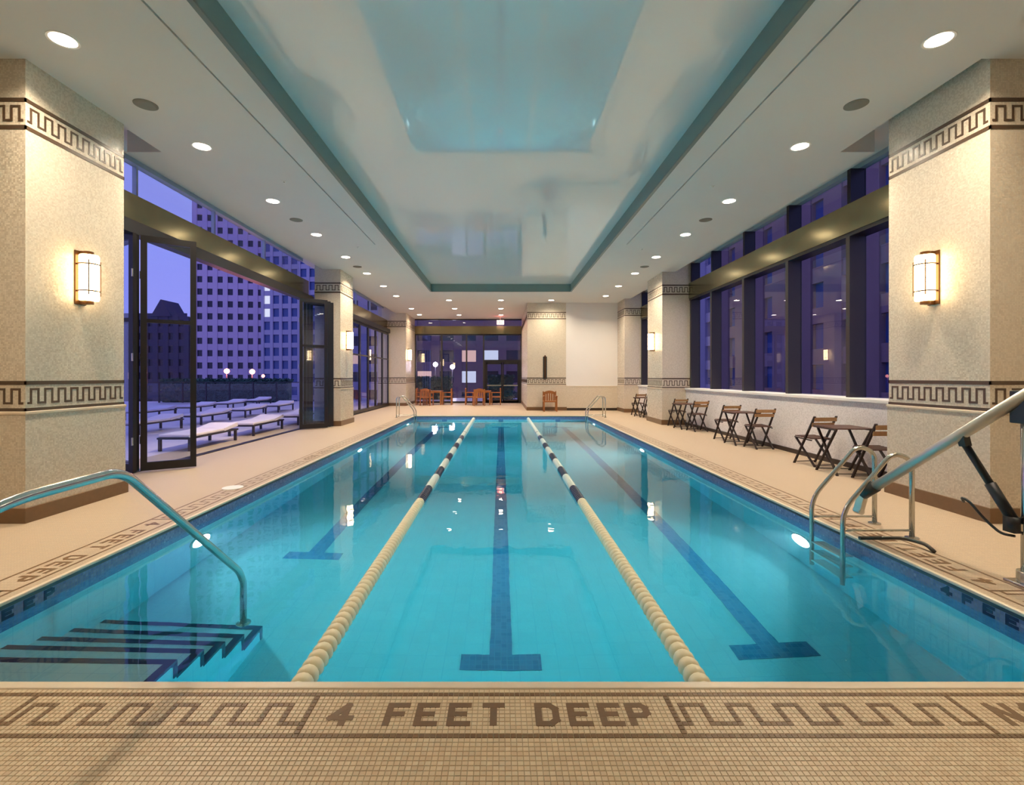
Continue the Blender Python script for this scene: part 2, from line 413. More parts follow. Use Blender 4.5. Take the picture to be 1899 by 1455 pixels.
def stroke_text(name, text, fn, starts, h, wd, st, mat, parent, t0, t1):
    """fn(u,v,w): plane mapping; starts: left edge of each glyph; letters are inlaid pieces"""
    for ch, u0 in zip(text, starts):
        if ch == ' ': continue
        mb = MB(); hh = h-st; ww = wd
        for si, (a, b) in enumerate(GL[ch]):
            p = Vector((u0+st/2+a[0]*ww, st/2+a[1]*hh)); q = Vector((u0+st/2+b[0]*ww, st/2+b[1]*hh))
            d = (q-p).normalized(); p -= d*st*0.42; q += d*st*0.42; nn = Vector((-d.y, d.x))*st/2
            c = [p-nn, q-nn, q+nn, p+nn]
            mb.hexa([fn(x.x, x.y, t0) for x in c]+[fn(x.x, x.y, t1+si*0.00012) for x in c])
        mb.build(name, mat, parent)
near = lambda u, v, w: (u, 2.083+v, w)
px = lambda x: (x-CX)*2.155/F
stroke_text('inlaid_letter', '4FEETDEEP', near, [px(x) for x in (609, 714, 770, 830, 893, 992, 1053, 1111, 1163)], 0.148, 0.094, 0.031, M['brown'], floor, -0.001, 0.0006)
stroke_text('inlaid_letter', 'NODIVING', near, [2.20+0.143*i+(0.1 if i > 1 else 0) for i in range(8)], 0.148, 0.094, 0.031, M['brown'], floor, -0.001, 0.0006)

def meander(mb, fn, u0, u1, v0, v1, per, st, w0, w1):
    n = max(1, round((u1-u0)/per)); p = (u1-u0)/n
    for i in range(n):
        a = u0+i*p+0.24*p; b = u0+i*p+0.76*p
        mb.mapbox(fn, a-st/2, b+st/2, v1-st, v1, w0, w1)
        mb.mapbox(fn, a-st/2, a+st/2, v0, v1-st, w0, w1); mb.mapbox(fn, b-st/2, b+st/2, v0, v1-st, w0, w1)
        mb.mapbox(fn, b+st/2, min(u1, b+0.48*p-st/2), v0, v0+st, w0, w1)
        if i == 0: mb.mapbox(fn, u0, a-st/2, v0, v0+st, w0, w1)
# side deck borders
for sgn in (-1, 1):
    mb = MB()
    side = (lambda u, v, w, s=sgn: (s*(PX+0.085+v), u, w))
    mb.mapbox(side, 2.3, PY1+0.35, 0, 0.022, -0.001, 0.0006); mb.mapbox(side, 2.03, PY1+0.35, 0.262, 0.284, -0.001, 0.0006)
    b = mb.build('border_line', M['brown'], floor)
    mb = MB(); segs = [(2.3, 3.4), (5.1, 8.6), (10.3, 13.8), (15.5, 18.4)]
    for (a, c) in segs:
        for y in (a, c): mb.mapbox(side, y-.011, y+.011, 0.02, 0.264, -0.001, 0.0006)
        meander(mb, side, a, c, 0.075, 0.205, 0.216, 0.022, -0.001, 0.0006)
    mb.build('meander_border', M['brown'], floor)
    # text read from the deck: faces the pool
    for y0 in (3.5, 8.7, 13.9):
        if sgn < 0: fn = lambda u, v, w, y0=y0: (-(PX+0.085+0.21)+v, y0+1.5-u, w)
        else: fn = lambda u, v, w, y0=y0: ((PX+0.085+0.21)-v, y0+u, w)
        stroke_text('inlaid_letter', '4FEETDEEP', fn, [0, .25, .39, .53, .67, .92, 1.06, 1.20, 1.34], 0.148, 0.094, 0.031, M['brown'], floor, -0.001, 0.0006)
mb = MB()
for y in (PY1+0.09, PY1+0.35): mb.box(-PX-0.36, PX+0.36, y-.011, y+.011, -0.001, 0.0006)
mb.build('border_line', M['brown'], floor)

# pool shell
pool = empty('pool_basin', (0, 0, 0)); tag(pool, 'tiled rectangular lap pool basin with dark lane markings', kind='structure')
mb = MB(); mb.box(-PX-.3, PX+.3, PY0-.3, PY1+.3, ZF-.2, ZF)
mb.build('pool_floor', M['pool'], pool)
for nm, b in (('left', (-PX-.3, -PX, PY0-.3, PY1+.3)), ('right', (PX, PX+.3, PY0-.3, PY1+.3)), ('near', (-PX, PX, PY0-.3, PY0)), ('far', (-PX, PX, PY1, PY1+.3))):
    mb = MB(); mb.box(*b, ZF, -0.254); mb.build('pool_wall', M['pool'], pool)
# waterline band, coping
for b in ((-PX-.05, -PX+.004, PY0-.05, PY1+.05), (PX-.004, PX+.05, PY0-.05, PY1+.05), (-PX, PX, PY0-.05, PY0+.004), (-PX, PX, PY1-.004, PY1+.05)):
    MB().box(*b, -0.32, -0.048).build('waterline_band', M['blue_band'], pool)
for b in ((-PX-.03, -PX+.008, PY0, PY1), (PX-.008, PX+.03, PY0, PY1), (-PX, PX, PY0-.03, PY0+.008), (-PX, PX, PY1-.008, PY1+.03)):
    MB().box(*b, -0.048, -0.022).build('edge_trim', M['trim_dark'], pool)
for b in ((-PX-.02, -PX+.014, PY0-.04, PY1+.02), (PX-.014, PX+.02, PY0-.04, PY1+.02), (-PX+.014, PX-.014, PY0-.045, PY0+.010), (-PX+.014, PX-.014, PY1-.012, PY1+.02)):
    MB().box(*b, -0.024, 0.002).build('coping', M['coping'], pool, bevel=0.008)
# depth letters on the waterline bands
rb = lambda u, v, w: (PX-0.004-w, 3.66-u, -0.128+v)
stroke_text('inlaid_letter', '4FEETDEEP', rb, [0, .17, .32, .47, .62, .9, 1.05, 1.2, 1.35], 0.074, 0.078, 0.022, M['navy'], pool, -0.002, 0.002)
lb = lambda u, v, w: (-PX+0.004+w, 3.62-1.45+u, -0.128+v)
stroke_text('inlaid_letter', '4FEETDEEP', lb, [0, .17, .32, .47, .62, .9, 1.05, 1.2, 1.35], 0.074, 0.078, 0.022, M['navy'], pool, -0.002, 0.002)
# lane markings
for (x, y0) in ((-2.16, 5.50), (0.0, 3.74), (2.18, 3.79)):
    MB().box(x-.09, x+.09, y0, PY1-1.5, ZF-.01, ZF+.003).box(x-.32, x-.09, y0, y0+.18, ZF-.01, ZF+.003).box(x+.09, x+.32, y0, y0+.18, ZF-.01, ZF+.003).box(x-.32, x-.09, PY1-1.5-.18, PY1-1.5, ZF-.01, ZF+.003).box(x+.09, x+.32, PY1-1.5-.18, PY1-1.5, ZF-.01, ZF+.003).build('lane_marking', M['pool_line'], pool)
    MB().box(x-.09, x+.09, PY1-.006, PY1+.01, ZF+.2, -.33).build('end_target', M['pool_line'], pool)
# water
wt = MB().box(-PX-.005, PX+.005, PY0-.005, PY1+.005, ZF-.02, ZW).build('pool_water', M['water'])
tag(wt, 'clear turquoise water filling the lap pool', 'water', kind='stuff')

# pool steps in the near left corner
st = empty('pool_steps', (-2.65, 3.0, ZF)); tag(st, 'submerged white steps with dark nosings in near left pool corner', 'steps')
def loc_build(mb, name, mat, parent, **k):
    o = mb.build(name, mat, parent, **k); o.location = -Vector(parent.location); return o
nos = [2.99, 3.26, 3.51, 3.77, 4.06]; dep = [.26, .46, .66, .86, 1.07]
y = PY0
for i, (ny, dp) in enumerate(zip(nos, dep)):
    z = ZW-dp
    loc_build(MB().box(-PX+.001, -2.0, y, ny, ZF, z), 'step', M['pool'], st)
    mb = MB(); mb.box(-PX+.001, -1.995, ny-.045, ny+.004, z-.045, z+.004)
    mb.box(-2.05, -1.995, y, ny-.045, z-.03, z+.004)
    nz_ = ZW-dep[i+1] if i < 4 else ZF
    mb.box(-2.04, -1.995, ny-.03, ny+.004, nz_, z-.03)
    loc_build(mb, 'nosing', M['navy'], st)
    y = ny

# ------------------------------------------------------------------ structure: ceiling
cb = MB()
for s in (-1, 1):
    def bx(a, b, y0, y1):
        cb.box(min(s*a, s*b), max(s*a, s*b), y0, y1, ZC, ZR)
    bx(2.70, 3.098, -3.2, 12); bx(3.122, 4.93, -3.2, 7.05); bx(3.122, 5.43, 7.05, 12); bx(2.70, 5.43, 12, YB+.3)
    bx(4.93, 6.6, -3.2, 4.98)
cb.box(-2.70, 2.70, PY1, YB+.3, ZC, ZR); cb.box(-2.70, 2.70, -3.2, 1.4, ZC, ZR)
ceiling = cb.build('ceiling', M['ceil']); tag(ceiling, kind='structure', label='white plaster ceiling with recessed tray over the pool')
rf = MB().box(-6.9, 6.9, -3.4, 6.2, ZR, ZR+.25).box(-6.22, 6.22, 6.2, YB+.4, ZR, ZR+.25).build('roof_slab', M['ceil'], ceiling)
mem = MB().box(-2.69, 2.69, 1.41, PY1-.01, ZM, ZR-.002).build('ceiling_membrane', M['membrane'], ceiling)
mem['label'] = 'glossy pale blue stretch ceiling reflecting the pool'
rv = MB()
rv.box(-2.705, -2.672, 1.4, PY1, ZC+.012, ZM); rv.box(2.672, 2.705, 1.4, PY1, ZC+.012, ZM); rv.box(-2.7, 2.7, PY1-.03, PY1+.002, ZC+.012, ZM)
rv.build('tray_edge', M['reveal'], ceiling)
tl = MB(); tl.box(-2.715, -2.66, 1.4, PY1, ZC-.012, ZC+.014); tl.box(2.66, 2.715, 1.4, PY1, ZC-.012, ZC+.014); tl.box(-2.715, 2.715, PY1-.03, PY1+.02, ZC-.012, ZC+.014)
tl.build('tray_lip', plain('grey_green_tray_lip', (0.16, 0.20, 0.18), 0.4), ceiling)

# ------------------------------------------------------------------ pillars
def pillar(name, x0, x1, y0, y1, faces, label, band=True):
    """faces: list of (axis, coordinate, sign) visible faces that carry the friezes"""
    p = empty(name, ((x0+x1)/2, (y0+y1)/2, 0)); tag(p, label, kind='structure')
    def L(mb, nm, mat, **k): return loc_build(mb, nm, mat, p, **k)
    zl = 1.12
    L(MB().box(x0, x1, y0, y1, zl, ZR), 'shaft', M['pillar'])
    L(MB().box(x0-.012, x1+.012, y0-.012, y1+.012, 0, zl), 'plinth', M['pillar'])
    L(MB().box(x0-.022, x1+.022, y0-.022, y1+.022, zl-.012, zl+.022), 'ledge', M['coping'], bevel=0.008)
    L(MB().box(x0-.035, x1+.035, y0-.035, y1+.035, 0, .155), 'skirting', M['skirt'], bevel=0.004)
    for (za, zb) in ((4.06, 4.34), (1.155, 1.435)):
        mb = MB()
        for (ax, c, sg) in faces:
            if ax == 'X': fn = lambda u, v, w, c=c, sg=sg: (c+sg*w, u, v); u0, u1 = y0, y1
            else: fn = lambda u, v, w, c=c, sg=sg: (u, c+sg*w, v); u0, u1 = x0, x1
            mb.mapbox(fn, u0-.004, u1+.004, za-.02, za+.02, -.01, .004)
            mb.mapbox(fn, u0-.004, u1+.004, zb-.02, zb+.02, -.01, .004)
            meander(mb, fn, u0+.02, u1-.02, za+.06, zb-.055, 0.165, 0.022, -.01, .004)
        L(mb, 'frieze', M['frieze'])
    return p
pillar('tiled_pillar', -6.5, XL, 4.98, 6.28, [('X', XL, 1), ('Y', 4.98, -1), ('Y', 6.28, 1)], 'large cream mosaic pillar at left foreground with two meander friezes')
pillar('tiled_pillar', XR, 6.6, 4.98, 6.28, [('X', XR, -1), ('Y', 4.98, -1), ('Y', 6.28, 1)], 'large cream mosaic pillar at right foreground behind the pool lift')
pillar('tiled_pillar', -5.66, XL, 14.75, 16.0, [('X', XL, 1), ('Y', 14.75, -1), ('Y', 16.0, 1)], 'cream mosaic pillar beyond the open folding doors on the left')
pillar('tiled_pillar', XR, 6.18, 15.1, 16.6, [('X', XR, -1), ('Y', 15.1, -1), ('Y', 16.6, 1)], 'cream mosaic pillar halfway down the right side between bistro sets')
pillar('tiled_pillar', -6.3, XL, 24.9, YB, [('X', XL, 1), ('Y', 24.9, -1)], 'cream mosaic pillar at the far left corner beside glazed wall')
pillar('tiled_pillar', 1.17, 2.88, YW, YB, [('X', 1.17, -1), ('Y', YW, -1)], 'broad cream mosaic block at pool end beside the white wall')
pillar('tiled_pillar', 5.17, 6.18, 20.3, YW, [('X', 5.17, -1), ('Y', 20.3, -1)], 'narrow cream mosaic pilaster in the far right corner')

# ------------------------------------------------------------------ walls
w = empty('wall_back', (4.2, YW, 0)); tag(w, 'white painted far wall with tiled dado right of the mosaic block', kind='structure')
loc_build(MB().box(2.88, 6.3, YW+.02, YW+.3, 1.07, ZR), 'upper_wall', M['white'], w)
loc_build(MB().box(2.88, 6.3, YW, YW+.3, 0, 1.07), 'tiled_dado', M['pillar'], w)
loc_build(MB().box(2.88, 5.17, YW-.02, YW+.02, 0, .11), 'skirting', M['skirt_dark'], w)
loc_build(MB().box(2.9, 5.17, YW-.012, YW+.02, 1.06, 1.085), 'dado_rail', M['coping'], w)
w = empty('wall_right', (XD, 14, 0)); tag(w, 'white mosaic knee wall under the right hand windows', kind='structure')
loc_build(MB().box(XD, XD+.3, 6.28, YW, 0, 1.09), 'knee_wall', M['knee'], w)
loc_build(MB().box(XD-.04, XG+.1, 6.28, YW, 1.09, 1.15), 'sill', M['white'], w, bevel=0.01)
loc_build(MB().box(XD-.02, XD+.02, 6.28, YW, 0, .085), 'skirting', M['skirt_dark'], w)
# closing walls around the camera (out of view)
w = MB().box(-6.9, 6.9, -3.4, -3.2, -.25, ZR).build('wall_near', M['pillar']); tag(w, kind='structure')
w = MB().box(-6.9, -6.5, -3.2, 6.2, -.25, ZR).build('wall_left', M['pillar']); tag(w, kind='structure')
w = MB().box(6.6, 6.9, -3.2, 6.2, -.25, ZR).build('wall_right_near', M['pillar']); tag(w, kind='structure')
w = MB().box(2.88, 6.9, YB, YB+.3, -.25, ZR).box(6.3, 6.9, YW, YB, -.25, ZR).build('wall_far', M['white']); tag(w, kind='structure')

# ------------------------------------------------------------------ windows and doors
def window(name, x, y0, y1, sg, zsill, mull, label, fin=0.3, main=True):
    """side glazing in plane x=sg*XG with deep fins; sg side"""
    wn = empty(name, (sg*(XG-.15), (y0+y1)/2, 0)); tag(wn, label, kind='structure')
    def L(mb, nm, mat, **k): return loc_build(mb, nm, mat, wn, **k)
    xi = sg*5.86; xo = sg*XG
    X = lambda a, b: (min(a, b), max(a, b))
    L(MB().box(*X(xi-sg*.02, xo+sg*.03), y0, y1, 3.92, 4.40), 'fascia_beam', M['bronze'])
    L(MB().box(*X(xi, xo+sg*.03), y0, y1, 3.86, 3.92), 'head_rail', M['black_metal'])
    L(MB().box(*X(xo-sg*.10, xo+sg*.03), y0, y1, 5.0, ZR), 'top_rail', M['alu'])
    edges = [y0]+mull+[y1]
    for y in mull:
        L(MB().box(*X(xi, xo+sg*.02), y-.045, y+.045, zsill, 3.86), 'mullion', M['mullion'])
        L(MB().box(*X(xi+.02 if sg > 0 else xo+.05, xo+sg*.02), y-(.04 if sg > 0 else .02), y+(.04 if sg > 0 else .02), 4.40, 5.0), 'transom_mullion', M['black_metal'] if sg > 0 else M['alu'])
    for a, b in zip(edges[:-1], edges[1:]):
        if zsill < 3: L(MB().box(*X(xo-.006, xo+.006), a+.045, b-.045, zsill, 3.86), 'window_pane', M['glass'])
        L(MB().box(*X(xo-.006, xo+.006), a+.04, b-.04, 4.40, 5.0), 'transom_pane', M['glass'])
    return wn
window('window_1', 0, 6.28, 15.1, 1, 1.15, [6.42, 8.2, 9.95, 11.75, 13.55, 15.0], 'long right window wall with deep dark fins above the knee wall')
window('window_2', 0, 16.6, 20.3, 1, 1.15, [18.4, 20.25], 'short right window bay beyond the halfway pillar')
window('window_3', 0, 6.28, 14.75, -1, 3.9, [8.1, 10.3, 12.5], 'high transom windows and bronze fascia above the open folding doors')
window('window_4', 0, 16.0, 24.9, -1, 3.9, [18.2, 20.4, 22.6], 'high transom windows above the closed folding doors at far left')
for sg in (-1,):
    for (a, b) in ((6.28, 14.75), (16.0, 24.9)):
        pass
# door track and head
def door(name, label): d = empty(name, (-XD, 0, 0)); tag(d, label, kind='structure'); return d
HD = 3.72
def door_panel(parent, p, q, mid=2.38, zt=HD):
    """framed glass leaf from p to q (plan points)"""
    p, q = Vector((p[0], p[1], 0)), Vector((q[0], q[1], 0)); d = (q-p).normalized(); n = Vector((-d.y, d.x, 0)); Lg = (q-p).length
    off = Vector(parent.location)
    def fn(u, v, w): return tuple(p+d*u+n*w+Vector((0, 0, v))-off)
    mb = MB(); t = .03; s = .085
    mb.mapbox(fn, 0, s, .02, zt, -t, t); mb.mapbox(fn, Lg-s, Lg, .02, zt, -t, t)
    mb.mapbox(fn, s, Lg-s, .02, .02+.13, -t, t); mb.mapbox(fn, s, Lg-s, zt-.10, zt, -t, t); mb.mapbox(fn, s, Lg-s, mid-.03, mid+.03, -t*.8, t*.8)
    f = mb.build('door_leaf', M['black_metal'], parent)
    for (a, b) in ((.15, mid-.03), (mid+.03, zt-.1)):
        MB().mapbox(fn, s, Lg-s, a, b, -.006, .006).build('glass_pane', M['door_glass'], f)
    for z in (.5, 1.8, 3.1):
        mb = MB(); c = Vector(fn(0, z, t+.006)); mb.cyl(c-Vector((0, 0, .06)), c+Vector((0, 0, .06)), .014, 8)
        mb.build('hinge', M['steel'], f)
    return f
d1 = door('door_1', 'stack of folded black framed glass door leaves beside the left foreground pillar')
door_panel(d1, (-5.66, 7.62), (-5.04, 8.03)); door_panel(d1, (-5.70, 7.60), (-6.28, 7.95)); door_panel(d1, (-5.66, 7.50), (-6.30, 7.66))
d2 = door('door_2', 'stack of folded black framed glass door leaves before the second left pillar')
for k, y in enumerate((13.72, 13.98, 14.22, 14.46)):
    door_panel(d2, (-5.68, y-.04), (-5.06, y+.42))
d3 = door('door_3', 'row of closed narrow black framed folding glass doors at far left')
ys = [16.05+i*1.26 for i in range(8)]
for a, b in zip(ys[:-1], ys[1:]): door_panel(d3, (-5.78, a), (-5.78, b-.01))
tr = empty('trim_1', (-XD, 10.5, 0)); tag(tr, 'dark floor track of the open folding doors', kind='structure')
loc_build(MB().box(-5.84, -5.70, 6.28, 14.75, -.01, .012), 'floor_track', M['black_metal'], tr)
loc_build(MB().box(-5.86, -5.68, 6.28, 14.75, HD, 3.92), 'head_track', M['black_metal'], tr)
tr = empty('trim_2', (-XD, 20.5, 0)); tag(tr, 'dark track of the closed folding doors at far left', kind='structure')
loc_build(MB().box(-5.84, -5.70, 16.0, 24.9, -.01, .012), 'floor_track', M['black_metal'], tr)
loc_build(MB().box(-5.86, -5.68, 16.0, 24.9, HD, 3.92), 'head_track', M['black_metal'], tr)

# far glazed wall
w5 = empty('window_5', (-1.8, YB, 0)); tag(w5, 'glazed far wall with bronze fascia left of the mosaic block', kind='structure')
L5 = lambda mb, nm, mat, **k: loc_build(mb, nm, mat, w5, **k)
L5(MB().box(XL, 1.17, YB, YB+.2, 3.92, 4.36), 'fascia_beam', M['bronze'])
L5(MB().box(XL, 1.17, YB, YB+.12, 3.84, 3.92), 'head_rail', M['black_metal'])
L5(MB().box(XL, 1.17, YB, YB+.12, 4.70, ZR), 'top_rail', M['black_metal'])
L5(MB().box(XL, 1.17, YB, YB+.12, 0, .1), 'bottom_rail', M['black_metal'])
mx5 = [XL+.03, -3.35, -1.95, -.98, 1.14]
for x in mx5: L5(MB().box(x-.04, x+.04, YB-.02, YB+.12, 0, 3.92), 'mullion', M['mullion'])
for a, b in zip(mx5[:-1], mx5[1:]):
    L5(MB().box(a+.04, b-.04, YB+.05, YB+.06, 2.45 if a > -1.1 else .1, 3.84), 'window_pane', M['glass'])
    L5(MB().box(a+.04, b-.04, YB+.05, YB+.06, 4.36, 4.7), 'transom_pane', M['glass'])
dr = empty('door_4', (.08, YB, 0)); tag(dr, 'dark framed glass exit doors with push bar in the far glazed wall', kind='structure')
loc_build(MB().box(-.94, 1.10, YB-.02, YB+.1, 2.30, 2.45).box(-.94, -.84, YB-.02, YB+.1, 0, 2.30).box(1.0, 1.10, YB-.02, YB+.1, 0, 2.30), 'door_frame', M['black_metal'], dr)
for (a, b) in ((-.84, .07), (.09, 1.0)):
    f = loc_build(MB().box(a, a+.07, YB, YB+.06, .02, 2.3).box(b-.07, b, YB, YB+.06, .02, 2.3).box(a, b, YB, YB+.06, .02, .2).box(a, b, YB, YB+.06, 2.2, 2.3), 'door_leaf', M['black_metal'], dr)
    MB().box(a+.07-0, b-.07, YB+.02, YB+.03, .2, 2.2).build('glass_pane', M['door_glass'], f)
    MB().box(a+.05, b-.05, YB-.07, YB-.03, .97, 1.03).box(a+.06, a+.09, YB-.04, YB, .97, 1.03).box(b-.09, b-.06, YB-.04, YB, .97, 1.03).build('push_bar', M['steel'], f)

# ------------------------------------------------------------------ downlights, speakers
def lamp(name, kind, loc, rot, power, col, parent=None, **kw):
    l = bpy.data.lights.new(name, kind); l.energy = power; l.color = col
    for k, v in kw.items(): setattr(l, k, v)
    o = bpy.data.objects.new(name, l); COL.objects.link(o); o.location = loc; o.rotation_euler = rot
    if parent: o.parent = parent
    return o
ring_me = MB().lathe([(.105, -.006), (.128, -.006), (.128, .0), (.105, .0)], n=28).mesh('trim_ring', M['down_ring'])
rr = MB(); n = 28
for i, (r, z) in enumerate(((.108, -.003), (.130, -.007), (.134, 0))):
    for j in range(n): a = 2*PI*j/n; rr.v.append((r*math.cos(a), r*math.sin(a), z))
for i in range(2):
    for j in range(n): a = i*n+j; b = i*n+(j+1) % n; rr.f.append((a, a+n, b+n, b)); rr.m.append(0)
ring_me = rr.mesh('trim_ring', M['down_ring'])
lens_me = MB().lathe([(.108, -.004), (.108, -.001)], n=28).mesh('lens', M['down_lens'])
def downlight(x, y, label, group, power=1.0):
    t = empty('recessed_downlight', (x, y, ZC)); tag(t, label, 'downlight', group)
    inst('trim_ring', ring_me, t, (0, 0, 0)); inst('lens', lens_me, t, (0, 0, 0))
    lamp('lamp', 'AREA', (0, 0, -.012), (0, 0, 0), DOWN_W*power, (1.0, 0.83, 0.62), t, shape='DISK', size=.2, spread=math.radians(140))
yrow = [4.7, 6.88, 9.02, 11.15, 13.25, 15.35, 17.5, 19.65]
for i, y in enumerate([2.5]+yrow):
    for s, nm in ((-1, 'left'), (1, 'right')):
        if i == 0:
            downlight(s*4.24, y, f'recessed round downlight just above the frame over the {nm} deck', f'{nm} row of ceiling downlights', 1.0)
            continue
        downlight(s*4.24, y, f'{ORD[i-1]} recessed round downlight from the camera in the {nm} ceiling row', f'{nm} row of ceiling downlights')
for j, y in enumerate((20.75, 23.3, 25.7)):
    for x, nm in ((-2.22, 'left of centre'), (0, 'in the centre'), (2.15, 'right of centre')):
        if x > 1 and j > 0: continue
        downlight(x, y, f'recessed downlight {nm} in the {("first","second","last")[j]} short row beyond the ceiling tray', 'downlights beyond the ceiling tray', .7)
for y, nm in ((23.3, 'before'), (25.6, 'above')):
    downlight(-4.3, y, f'recessed downlight {nm} the far left corner pillar', 'downlights beyond the ceiling tray', .7)
sp = MB().lathe([(.125, 0), (.125, -.010), (.105, -.016), (.0, -.016)][:3], n=28)
for i, y in enumerate((5.82, 10.1, 14.4)):
    for s, nm in ((-1, 'left'), (1, 'right')):
        t = empty('ceiling_speaker', (s*4.26, y, ZC)); tag(t, f'{("nearest","middle","farthest")[i]} round grey ceiling speaker on the {nm} side', 'speaker', 'round ceiling speakers')
        MB().lathe([(.112, -.003), (.112, -.012), (.10, -.016)], n=28).build('grille', M['speaker'], t)
        MB().lathe([(.128, -.0), (.128, -.006), (.112, -.010)], n=28).build('speaker_ring', M['speaker'], t)
for i, (x, y) in enumerate(((-3.62, 8.1), (3.62, 8.3), (-3.6, 12.2), (3.6, 12.4))):
    t = MB().lathe([(.035, 0), (.035, -.006), (.012, -.01), (.012, -.03), (.022, -.034)], n=14).build('sprinkler_head', M['down_ring'], loc=(x, y, ZC))
    tag(t, f'small white sprinkler head in the {("left","right")[i%2]} ceiling strip, {("nearer","farther")[i//2]} one', 'sprinkler', 'ceiling sprinklers')

# ------------------------------------------------------------------ wall sconces
def sconce(x, y, sg, label, z=2.64):
    t = empty('wall_sconce', (x, y, z)); t.rotation_euler = (0, 0, 0 if sg > 0 else PI); tag(t, label, 'sconce', 'lit wall sconces on the pillars')
    # local +X points into the room
    MB().box(0, .018, -.075, .075, -.31, .31).build('back_plate', M['sconce_metal'], t, bevel=.004)
    for z_, nm in ((.285, 'top_bracket'), (-.285, 'bottom_bracket')):
        MB().box(.018, .10, -.03, .03, z_-.022, z_+.022).lathe([(.05, z_-.018), (.05, z_+.018)], c=(.105, 0, 0), n=20).build(nm, M['sconce_metal'], t)
    g = MB().lathe([(.088, -.262), (.094, -.25), (.094, .25), (.088, .262)], c=(.112, 0, 0), n=28).build('glass_shade', M['sconce_glow'], t, smooth=True)
    for z_ in (.155, -.155):
        mb = MB(); pts = [(.112+.100*math.cos(a), .100*math.sin(a), z_) for a in [2*PI*i/28 for i in range(29)]]
        mb.tube(pts, .008, 6, cap=False); mb.bar((.018, -.06, z_), (.06, -.06, z_), .014, .016); mb.bar((.018, .06, z_), (.06, .06, z_), .014, .016)
        mb.build('band', M['sconce_metal'], t, smooth=True)
    for a in (-.9, .9):
        MB().cyl((.112+.104*math.cos(a), .104*math.sin(a), -.20), (.112+.104*math.cos(a), .104*math.sin(a), .20), .006, 8).build('upright_rod', M['sconce_metal'], t)
    return t
sconce(XL, 5.62, 1, 'lit cylindrical sconce with bronze bands on the left foreground pillar')
sconce(XR, 5.62, -1, 'lit cylindrical sconce with bronze bands on the right foreground pillar')
sconce(XL, 15.35, 1, 'lit cylindrical sconce on the pillar beyond the open folding doors')
sconce(XR, 15.9, -1, 'lit cylindrical sconce on the halfway pillar at right')
sconce(XL, 25.4, 1, 'lit cylindrical sconce on the far left corner pillar')

# ------------------------------------------------------------------ pool lights
for i, y in enumerate((5.35, 11.35, 17.2)):
    for s, nm in ((-1, 'left'), (1, 'right')):
        t = empty('pool_light', (s*PX, y, -.72)); t.rotation_euler = (0, 0, 0 if s < 0 else PI)
        tag(t, f'{("nearest","middle","farthest")[i]} round underwater lamp glowing on the {nm} pool wall', 'pool light', 'underwater pool lights')
        MB().lathe([(.18, 0), (.18, .012), (.155, .022), (.155, .010)], axis='X', n=28).build('lamp_ring', M['steel'], t)
        MB().lathe([(.15, .012), (.15, .024)], axis='X', n=28).build('lens', M['pool_lens'], t)
        lamp('lamp', 'AREA', (.03, 0, 0), (0, -PI/2+.22, 0), POOL_W, (0.86, 0.98, 1.0), t, shape='DISK', size=.24, spread=math.radians(110))

# ------------------------------------------------------------------ lane ropes
def disc(mat): return MB().lathe([(.020, -.034), (.052, -.030), (.060, -.012), (.060, .012), (.052, .030), (.020, .034)], axis='Y', n=14).mesh('float', mat)
F_C, F_P, F_D = disc(M['float_cream']), disc(M['float_pale']), disc(M['float_dark'])
for me in (F_C, F_P, F_D): smooth_mesh(me)
for x, nm in ((-1.04, 'left'), (1.04, 'right')):
    t = empty('lane_rope', (x, PY0+.02, -.112)); tag(t, f'{nm} lane rope of cream floats turning navy and white toward the far end', 'lane rope', 'pool lane ropes')
    Lr = PY1-PY0-.04
    MB().cyl((0, 0, 0), (0, Lr, 0), .006, 6).build('cable', M['rope'], t)
    y = .06; k = 0
    while y < Lr-.05:
        Y = y+PY0
        if Y < 6.25: me = F_C
        elif Y > 13.8: me = F_P
        else: me = F_D if ((Y-6.25) % 1.5) < .68 else F_P
        inst('float', me, t, (0, y, 0)); y += .0735
    MB().cyl((0, -.02, 0), (0, .03, 0), .014, 8).build('end_hook', M['steel'], t)

# ------------------------------------------------------------------ rails and ladder
hx = -2.08
t = empty('pool_handrail', (hx, 2.8, 0)); tag(t, 'bent stainless handrail descending into water over the left corner steps', 'handrail')
pts = fillet([(hx, 1.78, 0), (hx, 1.78, .90), (hx, 2.05, .975), (hx, 2.66, .985), (hx, 3.92, -.10), (hx, 3.92, ZW-.86)], [.14, .2, .12, .14, .2], 8)
loc_build(MB().tube(pts, .0255, 14), 'rail_tube', M['steel'], t, smooth=True)
loc_build(MB().lathe([(.055, 0), (.055, .012), (.03, .02)], c=(hx, 1.78, 0), n=20), 'base_flange', M['steel'], t)
loc_build(MB().lathe([(.055, 0), (.055, .012), (.03, .02)], c=(hx, 3.92, ZW-.86), n=20), 'base_flange', M['steel'], t)

